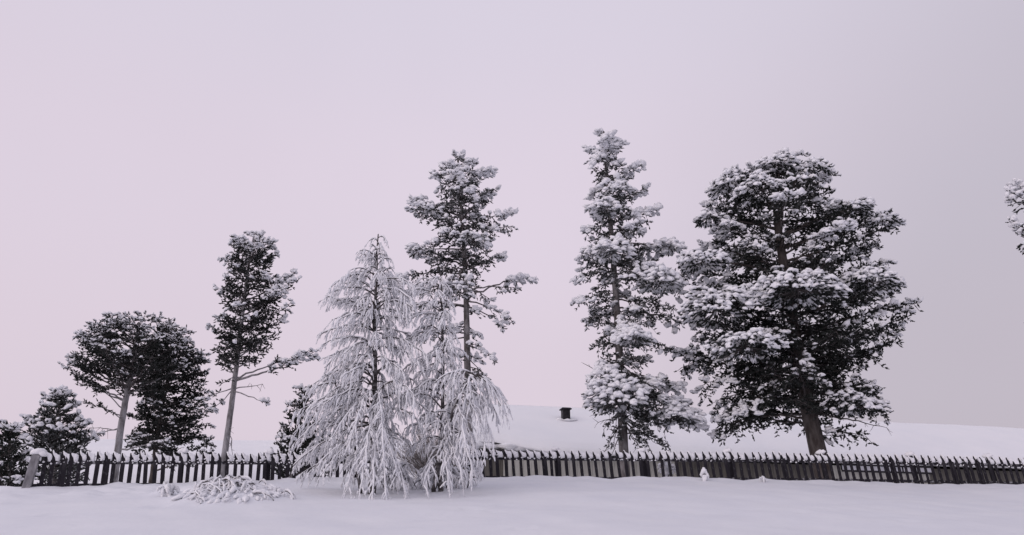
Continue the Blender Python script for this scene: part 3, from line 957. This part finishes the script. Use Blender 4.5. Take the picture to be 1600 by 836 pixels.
# left pine with the pale leaning trunk
t2 = Pine([(350, 716), (361, 640), (371, 560), (380, 480), (390, 400), (398, 364)], 27.5, 11, 3, .145, .10, .75, M_BARK_F, cov=.5, blob=.88)
L2 = [(394, 362), (364, 378), (368, 400), (350, 402), (352, 432), (334, 448), (352, 470), (326, 508), (344, 525), (336, 548), (345, 566)]
R2 = [(410, 365), (430, 378), (436, 396), (424, 412), (462, 425), (468, 436), (448, 452), (456, 472), (444, 498), (436, 520), (424, 542)]
for (a, b) in L2 + R2:
    t2.tip(a, b, rng.uniform(-.5, .5), width=.34, rise=.5, snowy=1.1, bare=.2, dens=1.2)
t2.tip(495, 548, -.4, att=596, width=.42, bare=.4, sag=-.02)
t2.tip(470, 556, .2, att=590, width=.4, bare=.5)
t2.tip(418, 630, -.6, att=612, width=.16, bare=.86, sag=.03)
t2.tip(318, 622, -.2, att=606, width=.34, bare=.5, sag=.03)
t2.tip(345, 600, -.8, att=588, width=.3, bare=.5)
t2.tip(330, 640, .3, att=600, width=.3, bare=.6)
t2.tip(410, 600, -.3, att=608, leaf=False)
t2.tip(364, 712, -.3, att=640, leaf=False, sag=.05)
t2.fill(76, 378, 562, L2, R2, 1.6, .78, .42, .35, vary=(.5, 1., 1.2), bare=.25)
t2.finish('pine_tree', 'narrow crowned pine with pale frosted leaning trunk and one long low bough')

# umbrella pine and the dense dark one behind it
tA = Pine([(182, 722), (190, 660), (203, 590), (211, 545), (217, 505)], 29.5, 12, 6, .14, .05, .48, M_BARK_F, cov=.5, blob=.72, dome=.08)
LA = [(200, 492), (165, 502), (140, 520), (128, 530), (112, 556), (96, 570), (130, 585)]
RA = [(228, 490), (254, 492), (272, 505), (286, 520), (292, 545), (290, 570)]
for (a, b) in LA + RA:
    tA.tip(a, b, rng.uniform(-.9, .9), width=.55, rise=.45, bare=.42)
tA.tip(150, 600, -.6, att=640, width=.45, bare=.6)
tA.tip(135, 630, -.4, att=650, width=.4, bare=.45, sag=.06)
tA.tip(128, 690, -.5, att=668, width=.4, bare=.45, sag=.06)
tA.tip(165, 640, -.9, att=655, width=.3, bare=.6)
tA.tip(140, 668, .3, att=672, leaf=False)
tA.tip(270, 690, -.4, att=705, width=.3, bare=.6, sag=.06)
tA.fill(54, 508, 578, LA, RA, 2.4, .94, .5, .40, bare=.45, dens=1.2)
tA.fill(16, 560, 610, [(150, 560), (150, 610)], [(280, 560), (280, 610)], 1.6, .8, .45, .3, bare=.45)
tA.finish('pine_tree', 'spreading flat topped pine at the left with forked visible limbs')

tB = Pine([(240, 726), (252, 640), (268, 570), (284, 512)], 33.0, 8, 4, .155, .08, .42, cov=.6, blob=.72)
LB = [(276, 512), (262, 530), (240, 565), (225, 600), (215, 640), (208, 680), (205, 700)]
RB = [(290, 514), (300, 545), (322, 552), (316, 580), (320, 610), (332, 642), (326, 660), (334, 690), (330, 706)]
for (a, b) in LB + RB:
    tB.tip(a, b, rng.uniform(-.7, .7), width=.6, rise=.25, bare=.25)
tB.fill(84, 525, 700, LB, RB, 2.2, .90, .6, .15, bare=.2, dens=1.0)
tB.finish('pine_tree', 'dense dark pine reaching the ground behind the flat topped pine')

# young pines along the garden edge
def young(px_trunk, y0, lt, rt, n, label, snow, frost=True, sh=.15, w=.4):
    t = Pine(px_trunk, y0, 7, 2, sh, -.25, snow, M_BARK_MID, M_NEEDLE_F if frost else M_NEEDLE, blob=.78)
    for (a, b) in lt + rt:
        t.tip(a, b, rng.uniform(-.5, .5), width=w, rise=.6, bare=.2)
    t.fill(n, min(q[1] for q in lt + rt), max(q[1] for q in lt + rt), lt, rt, None, .9, w, .5, bare=.15)
    return t.finish('young_pine', label, group='young pines behind the fence')


young([(84, 748), (88, 690), (94, 616)], 24.5, [(82, 622), (64, 642), (58, 652), (40, 660), (46, 690), (32, 712), (40, 735)], [(98, 614), (116, 632), (122, 650), (136, 662), (130, 690), (146, 684), (140, 715), (135, 740)], 62,
      'frosted bushy young pine behind the grey end post of the fence', .66)
young([(14, 775), (14, 720), (15, 664)], 20.5, [(10, 668), (0, 690), (-20, 705), (-30, 735), (-25, 760)], [(20, 668), (26, 690), (42, 705), (48, 735), (40, 752), (36, 765)], 40,
      'small dark young pine at the left edge, beside the fence end', .55, False, .14, .34)
young([(455, 745), (464, 680), (478, 604)], 27.0, [(472, 606), (462, 625), (452, 650), (440, 665), (430, 690), (424, 708), (430, 735)], [(484, 608), (490, 630), (500, 655), (515, 680), (520, 705), (520, 735)], 44,
      'young dark pine half hidden behind the left side of the birch', .55, False, .15, .4)

# pine standing just outside the right edge, only its left boughs show
tR = Pine([(1690, 720), (1680, 600), (1672, 480), (1668, 380), (1666, 285)], 25.0, 24, 5, .16, .3, .75, M_BARK, M_NEEDLE)
LR = [(1640, 285), (1580, 288), (1572, 298), (1582, 312), (1576, 346), (1600, 365), (1592, 380), (1612, 420), (1599, 472), (1620, 520), (1625, 580)]
RR = [(1690, 285), (1740, 320), (1760, 400), (1770, 480), (1760, 560), (1740, 600)]
for (a, b) in LR[:7]:
    tR.tip(a, b, rng.uniform(-.3, .3), width=.34, rise=.2, bare=.3, snowy=1.3)
tR.fill(60, 295, 580, [(1620, 285), (1605, 330), (1625, 400), (1615, 470), (1630, 580)], RR, 1.8, .82, .45, .15, bare=.3)
tR.finish('pine_tree', 'snowy pine cut off by the right edge, only bough tips in view')


# ------------------------------------------------------------------ birches and shrubs under snow
class Birch:
    def __init__(self, base, y0):
        self.base, self.y0 = np.asarray(base, float), y0
        self.stems, self.limbs = [], []
        self.tw, self.sn = MB(), MB()
        self.ppm = FPX / (y0 * .99)

    def stem(self, pts, w0, w1, ybase=None):
        P = [PY(a, b, self.y0 + (c[0] if c else 0)) for a, b, *c in pts]
        P = np.array(P); P[0][2] = float(ground(P[0][0], P[0][1])) - .15
        s = np.r_[0, np.cumsum(np.linalg.norm(np.diff(P, axis=0), axis=1))]
        q = np.linspace(0, s[-1], 28)
        T = np.stack([np.interp(q, s, P[:, k]) for k in range(3)], 1)
        for _ in range(2):
            T[1:-1] = (T[:-2] + 2 * T[1:-1] + T[2:]) / 4
        T[1:-1] += rng.normal(0, .012, (26, 3))
        R = np.linspace(w0, w1, 28) / 2 / self.ppm
        m = MB(); m.tube(T, R, 8); self.stems.append(m)
        self.snowline(T[4:], R[4:] * .75, 2, .35)
        return T, R

    def snowline(self, path, r, sides=4, off=.6):
        """snow lying along a twig"""
        path = np.asarray(path, float)
        n = len(path)
        rr = np.broadcast_to(np.asarray(r, float), (n,)) * rng.uniform(.45, 1.6, n)
        rr[0] *= .5; rr[-1] *= .55
        self.sn.tube(path + UP * (rr * off)[:, None], rr, 4)

    def twig(self, p, d, ln, g, r, sr, depth=0):
        n = 5 if ln > .3 else 4 if ln > .15 else 3
        s = np.linspace(0, 1, n)[:, None]
        path = p + d * s * ln - UP * g * (s ** 2) * ln + rng.normal(0, .022, (n, 3)) * ln * s
        self.tw.tube(path, np.linspace(r, r * .4, n), 3, False)
        if rng.random() < .88: self.snowline(path, sr, off=1.0)
        return path

    def limb(self, A, B, arch, r0, sec=1., sec_len=.45, g=.8, sr=.026, tert=1., f0=.2):
        ln = np.linalg.norm(B - A)
        C = A + (B - A) * .42 + UP * arch
        n = max(7, int(ln / .14))
        path = bez(A, C, B, n); path[1:-1] += rng.normal(0, .012, (n - 2, 3)) * min(ln, 1.2)
        m = MB(); m.tube(path, np.linspace(r0, .006, n), 5, False); self.limbs.append(m)
        self.snowline(path[1:], np.linspace(sr * 1.0, sr * .9, n - 1), off=1.2)
        tan = nrm(np.gradient(path, axis=0))
        k2 = int(max(3, ln / .085 * sec))
        for k in range(k2):
            f = f0 + (1 - f0) * (k + rng.random()) / k2
            i = min(int(f * (n - 1)), n - 2)
            p = path[i] + (path[i + 1] - path[i]) * (f * (n - 1) - i)
            side = nrm(np.cross(tan[i], UP) + 1e-6) * rng.choice([-1, 1])
            d = nrm(tan[i] * rng.uniform(.3, .8) + side * rng.uniform(.05, .7) - UP * rng.uniform(-.25, .75))
            l2 = sec_len * rng.uniform(.45, 1.15) * (1 - .35 * f)
            q = self.twig(p, d, l2, g * rng.uniform(.5, 1.3), .0065, sr * rng.uniform(.75, 1.15))
            for _ in range(rng.integers(3, 7) if rng.random() < tert else 1):
                j = rng.integers(1, len(q))
                d3 = nrm((q[j] - q[j - 1]) * 2 / max(np.linalg.norm(q[j] - q[j - 1]), 1e-5) + rng.normal(0, .7, 3) - UP * .45)
                self.twig(q[j], d3, l2 * rng.uniform(.25, .55), g * .7, .0045, sr * rng.uniform(.6, 1.0))

    def finish(self, name, label, cat, group=None, bark=None, twig=None):
        root = empty(name, self.base, label, cat, group)
        for s in self.stems:
            s.build('trunk', bark or M_BIRCH, root, self.base)
        for l in self.limbs:
            l.build('limb', twig or M_TWIG, root, self.base)
        a = self.tw.build('twigs', twig or M_TWIG, root, self.base)
        if a: a['kind'] = 'stuff'
        b = self.sn.build('snow_load', M_SNOW, root, self.base)
        if b: b['kind'] = 'stuff'
        return root


def on(T, f):
    k = f * (len(T) - 1); i = int(min(k, len(T) - 2))
    return T[i] + (T[i + 1] - T[i]) * (k - i)


def birch_crown(b, T, R, lt, rt, n, f0, f1, arch=.45, sec=1., sec_len=.45, sr=.026, tips=(), rise=.35, az=None, scale=1., depth=None):
    tv = T - np.array([0, 0, EYE])
    py = 418 - FPX * (cP * tv[:, 2] - sP * tv[:, 1]) / (cP * tv[:, 1] + sP * tv[:, 2])
    px = 800 + FPX * tv[:, 0] / (cP * tv[:, 1] + sP * tv[:, 2])
    lp, rp = np.array(lt), np.array(rt)
    for k in range(n):
        f = f0 + (f1 - f0) * (k + rng.random()) / n
        A = on(T, f); q = np.interp(f * 27, np.arange(28), py); qx = np.interp(f * 27, np.arange(28), px)
        phi = k * 2.399 + rng.uniform(-.5, .5)
        le = max(qx - np.interp(q + 20, lp[:, 1], lp[:, 0]), 6) / b.ppm; re = max(np.interp(q + 20, rp[:, 1], rp[:, 0]) - qx, 6) / b.ppm
        ca, sa = math.cos(phi), math.sin(phi)
        lat = re if ca > 0 else le
        dp = depth or (le + re) / 2 * .85
        ext = 1 / math.sqrt((ca / lat) ** 2 + (sa / dp) ** 2) * rng.uniform(.45, 1.2) * scale
        dz = rng.uniform(-.30, .22) - .12 * ext
        B = A + np.array([ca * ext, sa * ext, dz])
        gz = float(ground(B[0], B[1])) + .1
        B[2] = max(B[2], gz)
        b.limb(A, B, arch * ext * rng.uniform(.6, 1.2), .008 + .013 * ext, sec, sec_len * min(1, .45 + ext * .5), .85, sr)
    for (a, c, dy, f, ar) in tips:
        A = on(T, f); B = PY(a, c, b.y0 + dy)
        ln = np.linalg.norm(B - A)
        b.limb(A, B, ar * ln * rng.uniform(.6, 1.), .007 + .008 * ln, sec, sec_len, .55, sr)


h = hit(580, 772)
b1 = Birch(h, h[1])
T1, R1 = b1.stem([(580, 776), (583, 700), (586, 600), (584, 520), (588, 440), (591, 366)], 13, 2)
LB1 = [(585, 366), (565, 395), (555, 420), (520, 452), (506, 488), (496, 528), (504, 560), (500, 590), (482, 630), (470, 670), (460, 710), (470, 745)]
RB1 = [(597, 366), (612, 395), (630, 430), (650, 460), (658, 500), (668, 540), (665, 600), (685, 650), (680, 710), (660, 745)]
birch_crown(b1, T1, R1, LB1, RB1, 82, .26, .985, .52, 1.4, .33, .0175)
birch_crown(b1, T1, R1, LB1, RB1, 12, .10, .30, .25, 1.35, .28, .018,
            tips=[(640, 470, -.2, .70, .32), (645, 505, -.5, .64, .32), (628, 440, .2, .78, .30), (512, 475, .3, .70, .34), (498, 525, .1, .60, .35), (506, 560, -.6, .54, .35), (636, 455, .4, .72, .3), (648, 530, .3, .60, .32), (660, 570, -.3, .54, .35), (535, 445, .3, .78, .32), (518, 500, -.5, .66, .34), (502, 540, -.3, .55, .35), (520, 535, -.7, .55, .35), (525, 470, .1, .68, .3), (508, 462, .0, .66, .12), (540, 430, -.2, .75, .3), (622, 450, -.2, .74, .3), (630, 490, -.4, .68, .3), (612, 420, 0, .82, .3), (564, 396, 0, .88, .3),
                  (480, 640, -.4, .40, .35), (462, 690, -.3, .34, .35), (458, 728, -.2, .26, .35), (480, 742, -.7, .22, .35), (500, 745, -1.0, .22, .4), (540, 770, -1.4, .20, .5), (560, 788, -1.6, .22, .55), (582, 792, -1.7, .24, .55), (605, 790, -1.6, .24, .5),
                  (635, 775, -1.2, .22, .5), (490, 600, -.5, .46, .35), (515, 690, -1.0, .36, .4), (545, 700, -1.2, .38, .4), (600, 720, -1.4, .36, .45), (570, 735, -1.4, .34, .45), (620, 745, -1.2, .28, .4), (470, 715, .2, .32, .4)])
T1b, R1b = b1.stem([(566, 772), (552, 690), (540, 640), (522, 590)], 6, 2)
birch_crown(b1, T1b, R1b, [(500, 590), (470, 640), (465, 740)], [(560, 590), (580, 640), (590, 740)], 18, .25, .95, .35, .9, .36, .0185)
b1.finish('birch_tree', 'large frosted birch with drooping snow coated branches down to the snow', 'tree', 'frosted birches in front of the fence')

h = hit(688, 768)
b2 = Birch(h, h[1])
T2, R2_ = b2.stem([(688, 770), (691, 680), (693, 600), (692, 520), (690, 450), (688, 425)], 9, 2)
LB2 = [(684, 425), (642, 445), (618, 470), (612, 520), (612, 580), (604, 640), (606, 700), (625, 745)]
RB2 = [(694, 425), (704, 445), (708, 480), (716, 520), (728, 580), (738, 640), (740, 700), (735, 745)]
birch_crown(b2, T2, R2_, LB2, RB2, 66, .22, .98, .50, 1.4, .31, .0175)
birch_crown(b2, T2, R2_, LB2, RB2, 6, .3, .9, .42, 1., .31, .0175,
            tips=[(640, 455, -.2, .86, .4), (652, 436, .2, .92, .4), (706, 446, .1, .90, .4), (628, 500, .2, .78, .38), (636, 480, -.5, .80, .38), (622, 540, -.2, .70, .36), (616, 590, .2, .60, .35), (608, 640, -.3, .5, .35)])
T3, R3_ = b2.stem([(676, 766), (690, 700, -.2), (706, 645, -.4), (724, 605, -.6), (748, 582, -.7)], 8, 3)
birch_crown(b2, T3, R3_, [(660, 580), (660, 740)], [(775, 580), (760, 640), (745, 740)], 26, .3, .98, .3, .9, .36, .020,
            tips=[(796, 640, -.8, .98, .28), (788, 620, -.5, .96, .25), (772, 690, -.9, .9, .35), (758, 690, -1.2, .85, .35), (748, 720, -1.0, .7, .4), (738, 745, -1.1, .6, .4), (722, 752, -1.2, .45, .4), (700, 765, -1.3, .35, .5),
                  (660, 762, -1.1, .3, .4), (778, 660, -.3, .98, .3), (764, 640, -1.0, .95, .25), (750, 668, -1.3, .8, .3), (728, 700, -1.4, .7, .35), (790, 650, -1.1, .97, .3)])
b2.finish('birch_tree', 'smaller frosted birch with a stem leaning right over the fence', 'tree', 'frosted birches in front of the fence')

# low snow coated scrub at the birches' feet
h = hit(690, 762)
sb = Birch(h, h[1])
for k in range(34):
    A = h + np.array([rng.uniform(-1.6, .75), rng.uniform(-.3, .3), .0]); A[2] = float(ground(A[0], A[1]))
    a = rng.uniform(0, 2 * PI); e = rng.uniform(.4, .95)
    B = A + np.array([math.cos(a) * e, math.sin(a) * e * .8 - .2, 0]); B[2] = float(ground(B[0], B[1])) + rng.uniform(.05, .6)
    sb.limb(A, B, rng.uniform(.25, .75), .010, .8, .30, .7, .027, .8)
sb.finish('low_scrub', 'low tangle of snow coated twigs at the foot of the birches', 'shrub')

# thin brown twiggy bush without snow, behind the birches
h = hit(672, 752) + np.array([0, .35, 0]); h[2] = float(ground(h[0], h[1]))
bt = Birch(h, h[1])
for k in range(150):
    a = rng.uniform(-1.05, .35); e = rng.uniform(.8, 1.75)
    d = nrm(np.array([math.sin(a), rng.normal(0, .22), math.cos(a)]))
    n = 6; s = np.linspace(0, 1, n)[:, None]
    A = h + np.array([rng.normal(0, .12), rng.normal(0, .08), -.05])
    path = A + d * s * e + rng.normal(0, .02, (n, 3)) * s
    bt.tw.tube(path, np.linspace(.009, .004, n), 3, False)
    for _ in range(5):
        j = rng.integers(2, n)
        q = path[j - 1]; dd = nrm(d + rng.normal(0, .38, 3)); l2 = rng.uniform(.2, .5)
        bt.tw.tube([q, q + dd * l2 * .5, q + dd * l2 + rng.normal(0, .02, 3)], [.006, .005, .003], 3, False)
    if k % 4 == 0:
        bt.snowline(path[2:], .012)
bt.finish('twiggy_bush', 'brownish twiggy bush fanning up between the two birches', 'shrub', twig=M_BROWNTWIG)

# bush pressed flat under snow on the bank
h = BUSH.copy(); h[2] = float(ground(h[0], h[1]))
fb = Birch(h, h[1])
for k in range(54):
    a = rng.uniform(0, 2 * PI); e = rng.uniform(.25, .85)
    A = h + np.array([rng.normal(-.05, .36), rng.normal(.4, .42), 0]); A[2] = float(ground(A[0], A[1])) + rng.uniform(-.05, .12)
    B = A + np.array([math.cos(a) * e * .75, math.sin(a) * e * .75 - .15, 0]); B[2] = float(ground(B[0], B[1])) + .01
    fb.limb(A, B, rng.uniform(.05, .22), .008, 1., .17, .7, .020, .8)
for k in range(300):
    a = rng.uniform(0, 2 * PI); q = math.sqrt(rng.random())
    x, y = h[0] - .05 + math.cos(a) * q * 1.05, h[1] + .35 + math.sin(a) * q * 1.2
    z = float(ground(x, y)) + rng.uniform(-.03, .05)
    sz = rng.uniform(.025, .075)
    d = np.array([math.cos(a) * .7 + rng.normal(0, .35), math.sin(a) * .7 - .7 + rng.normal(0, .35), 0]); d /= np.linalg.norm(d)
    d[2] = (float(ground(x + d[0] * .2, y + d[1] * .2)) - float(ground(x, y))) / .2
    fb.sn.inst(BLOBS, [(x, y, z)], [d], [(sz * rng.uniform(1.4, 3.2), sz * .9, sz * .7)])
fb.finish('buried_bush', 'low bush weighed flat by snow on the bank before the left fence', 'shrub')


def small_bush(px, py, y_off, w, hgt, n, label, sr, name='snowy_shrub', on_ground=True):
    h = hit(px, py) + np.array([0, y_off, 0]); h[2] = float(ground(h[0], h[1]))
    s = Birch(h, h[1])
    for k in range(n):
        a = rng.uniform(0, 2 * PI)
        A = h.copy()
        B = h + np.array([math.cos(a) * w, math.sin(a) * w, hgt * rng.uniform(.3, .8)])
        s.limb(A, B, hgt * rng.uniform(.3, .9), .008, .7, .16, .7, sr, .4)
    return s.finish(name, label, 'shrub', 'small snowed shrubs by the fence')


small_bush(262, 775, 0, .16, .22, 7, 'tiny snow lump of a shrub, left of the flattened bush', .045)
small_bush(1052, 748, .75, .26, .62, 12, 'snow clad shrub behind the fence pickets near the slim pine', .045)
small_bush(1188, 752, -.10, .11, .14, 5, 'small snow clad sprout at the foot of the right fence', .022)

# snow hooded little shrub standing against the pickets
h = hit(1100, 750) + np.array([0, -.06, 0]); h[2] = float(ground(h[0], h[1]))
hs = empty('hooded_shrub', h, 'white hooded snow lump standing upright against the right fence', 'shrub')
m = MB(); m.tube([h - UP * .1, h + UP * .18, h + UP * .33], [.06, .07, .04], 8); m.build('stem', M_BARK_F, hs, h)
m = MB()
hp = [h + np.array(q) * .88 for q in [(0, 0, .36), (.01, -.02, .31), (-.06, -.03, .25), (.07, -.02, .25), (-.09, -.02, .19), (.10, -.03, .17), (.13, -.02, .11), (-.03, -.06, .12), (.03, -.06, .10), (0, -.05, .03)]]
m.inst(BLOBS, hp, [(.2, .1, 1)] * len(hp), [(.07, .06, .055), (.09, .08, .08), (.08, .06, .06), (.08, .06, .06), (.07, .05, .05), (.07, .045, .05), (.06, .04, .04), (.09, .05, .05), (.09, .05, .05), (.09, .08, .08)])
m.build('snow_hood', M_FSNOW, hs, h)
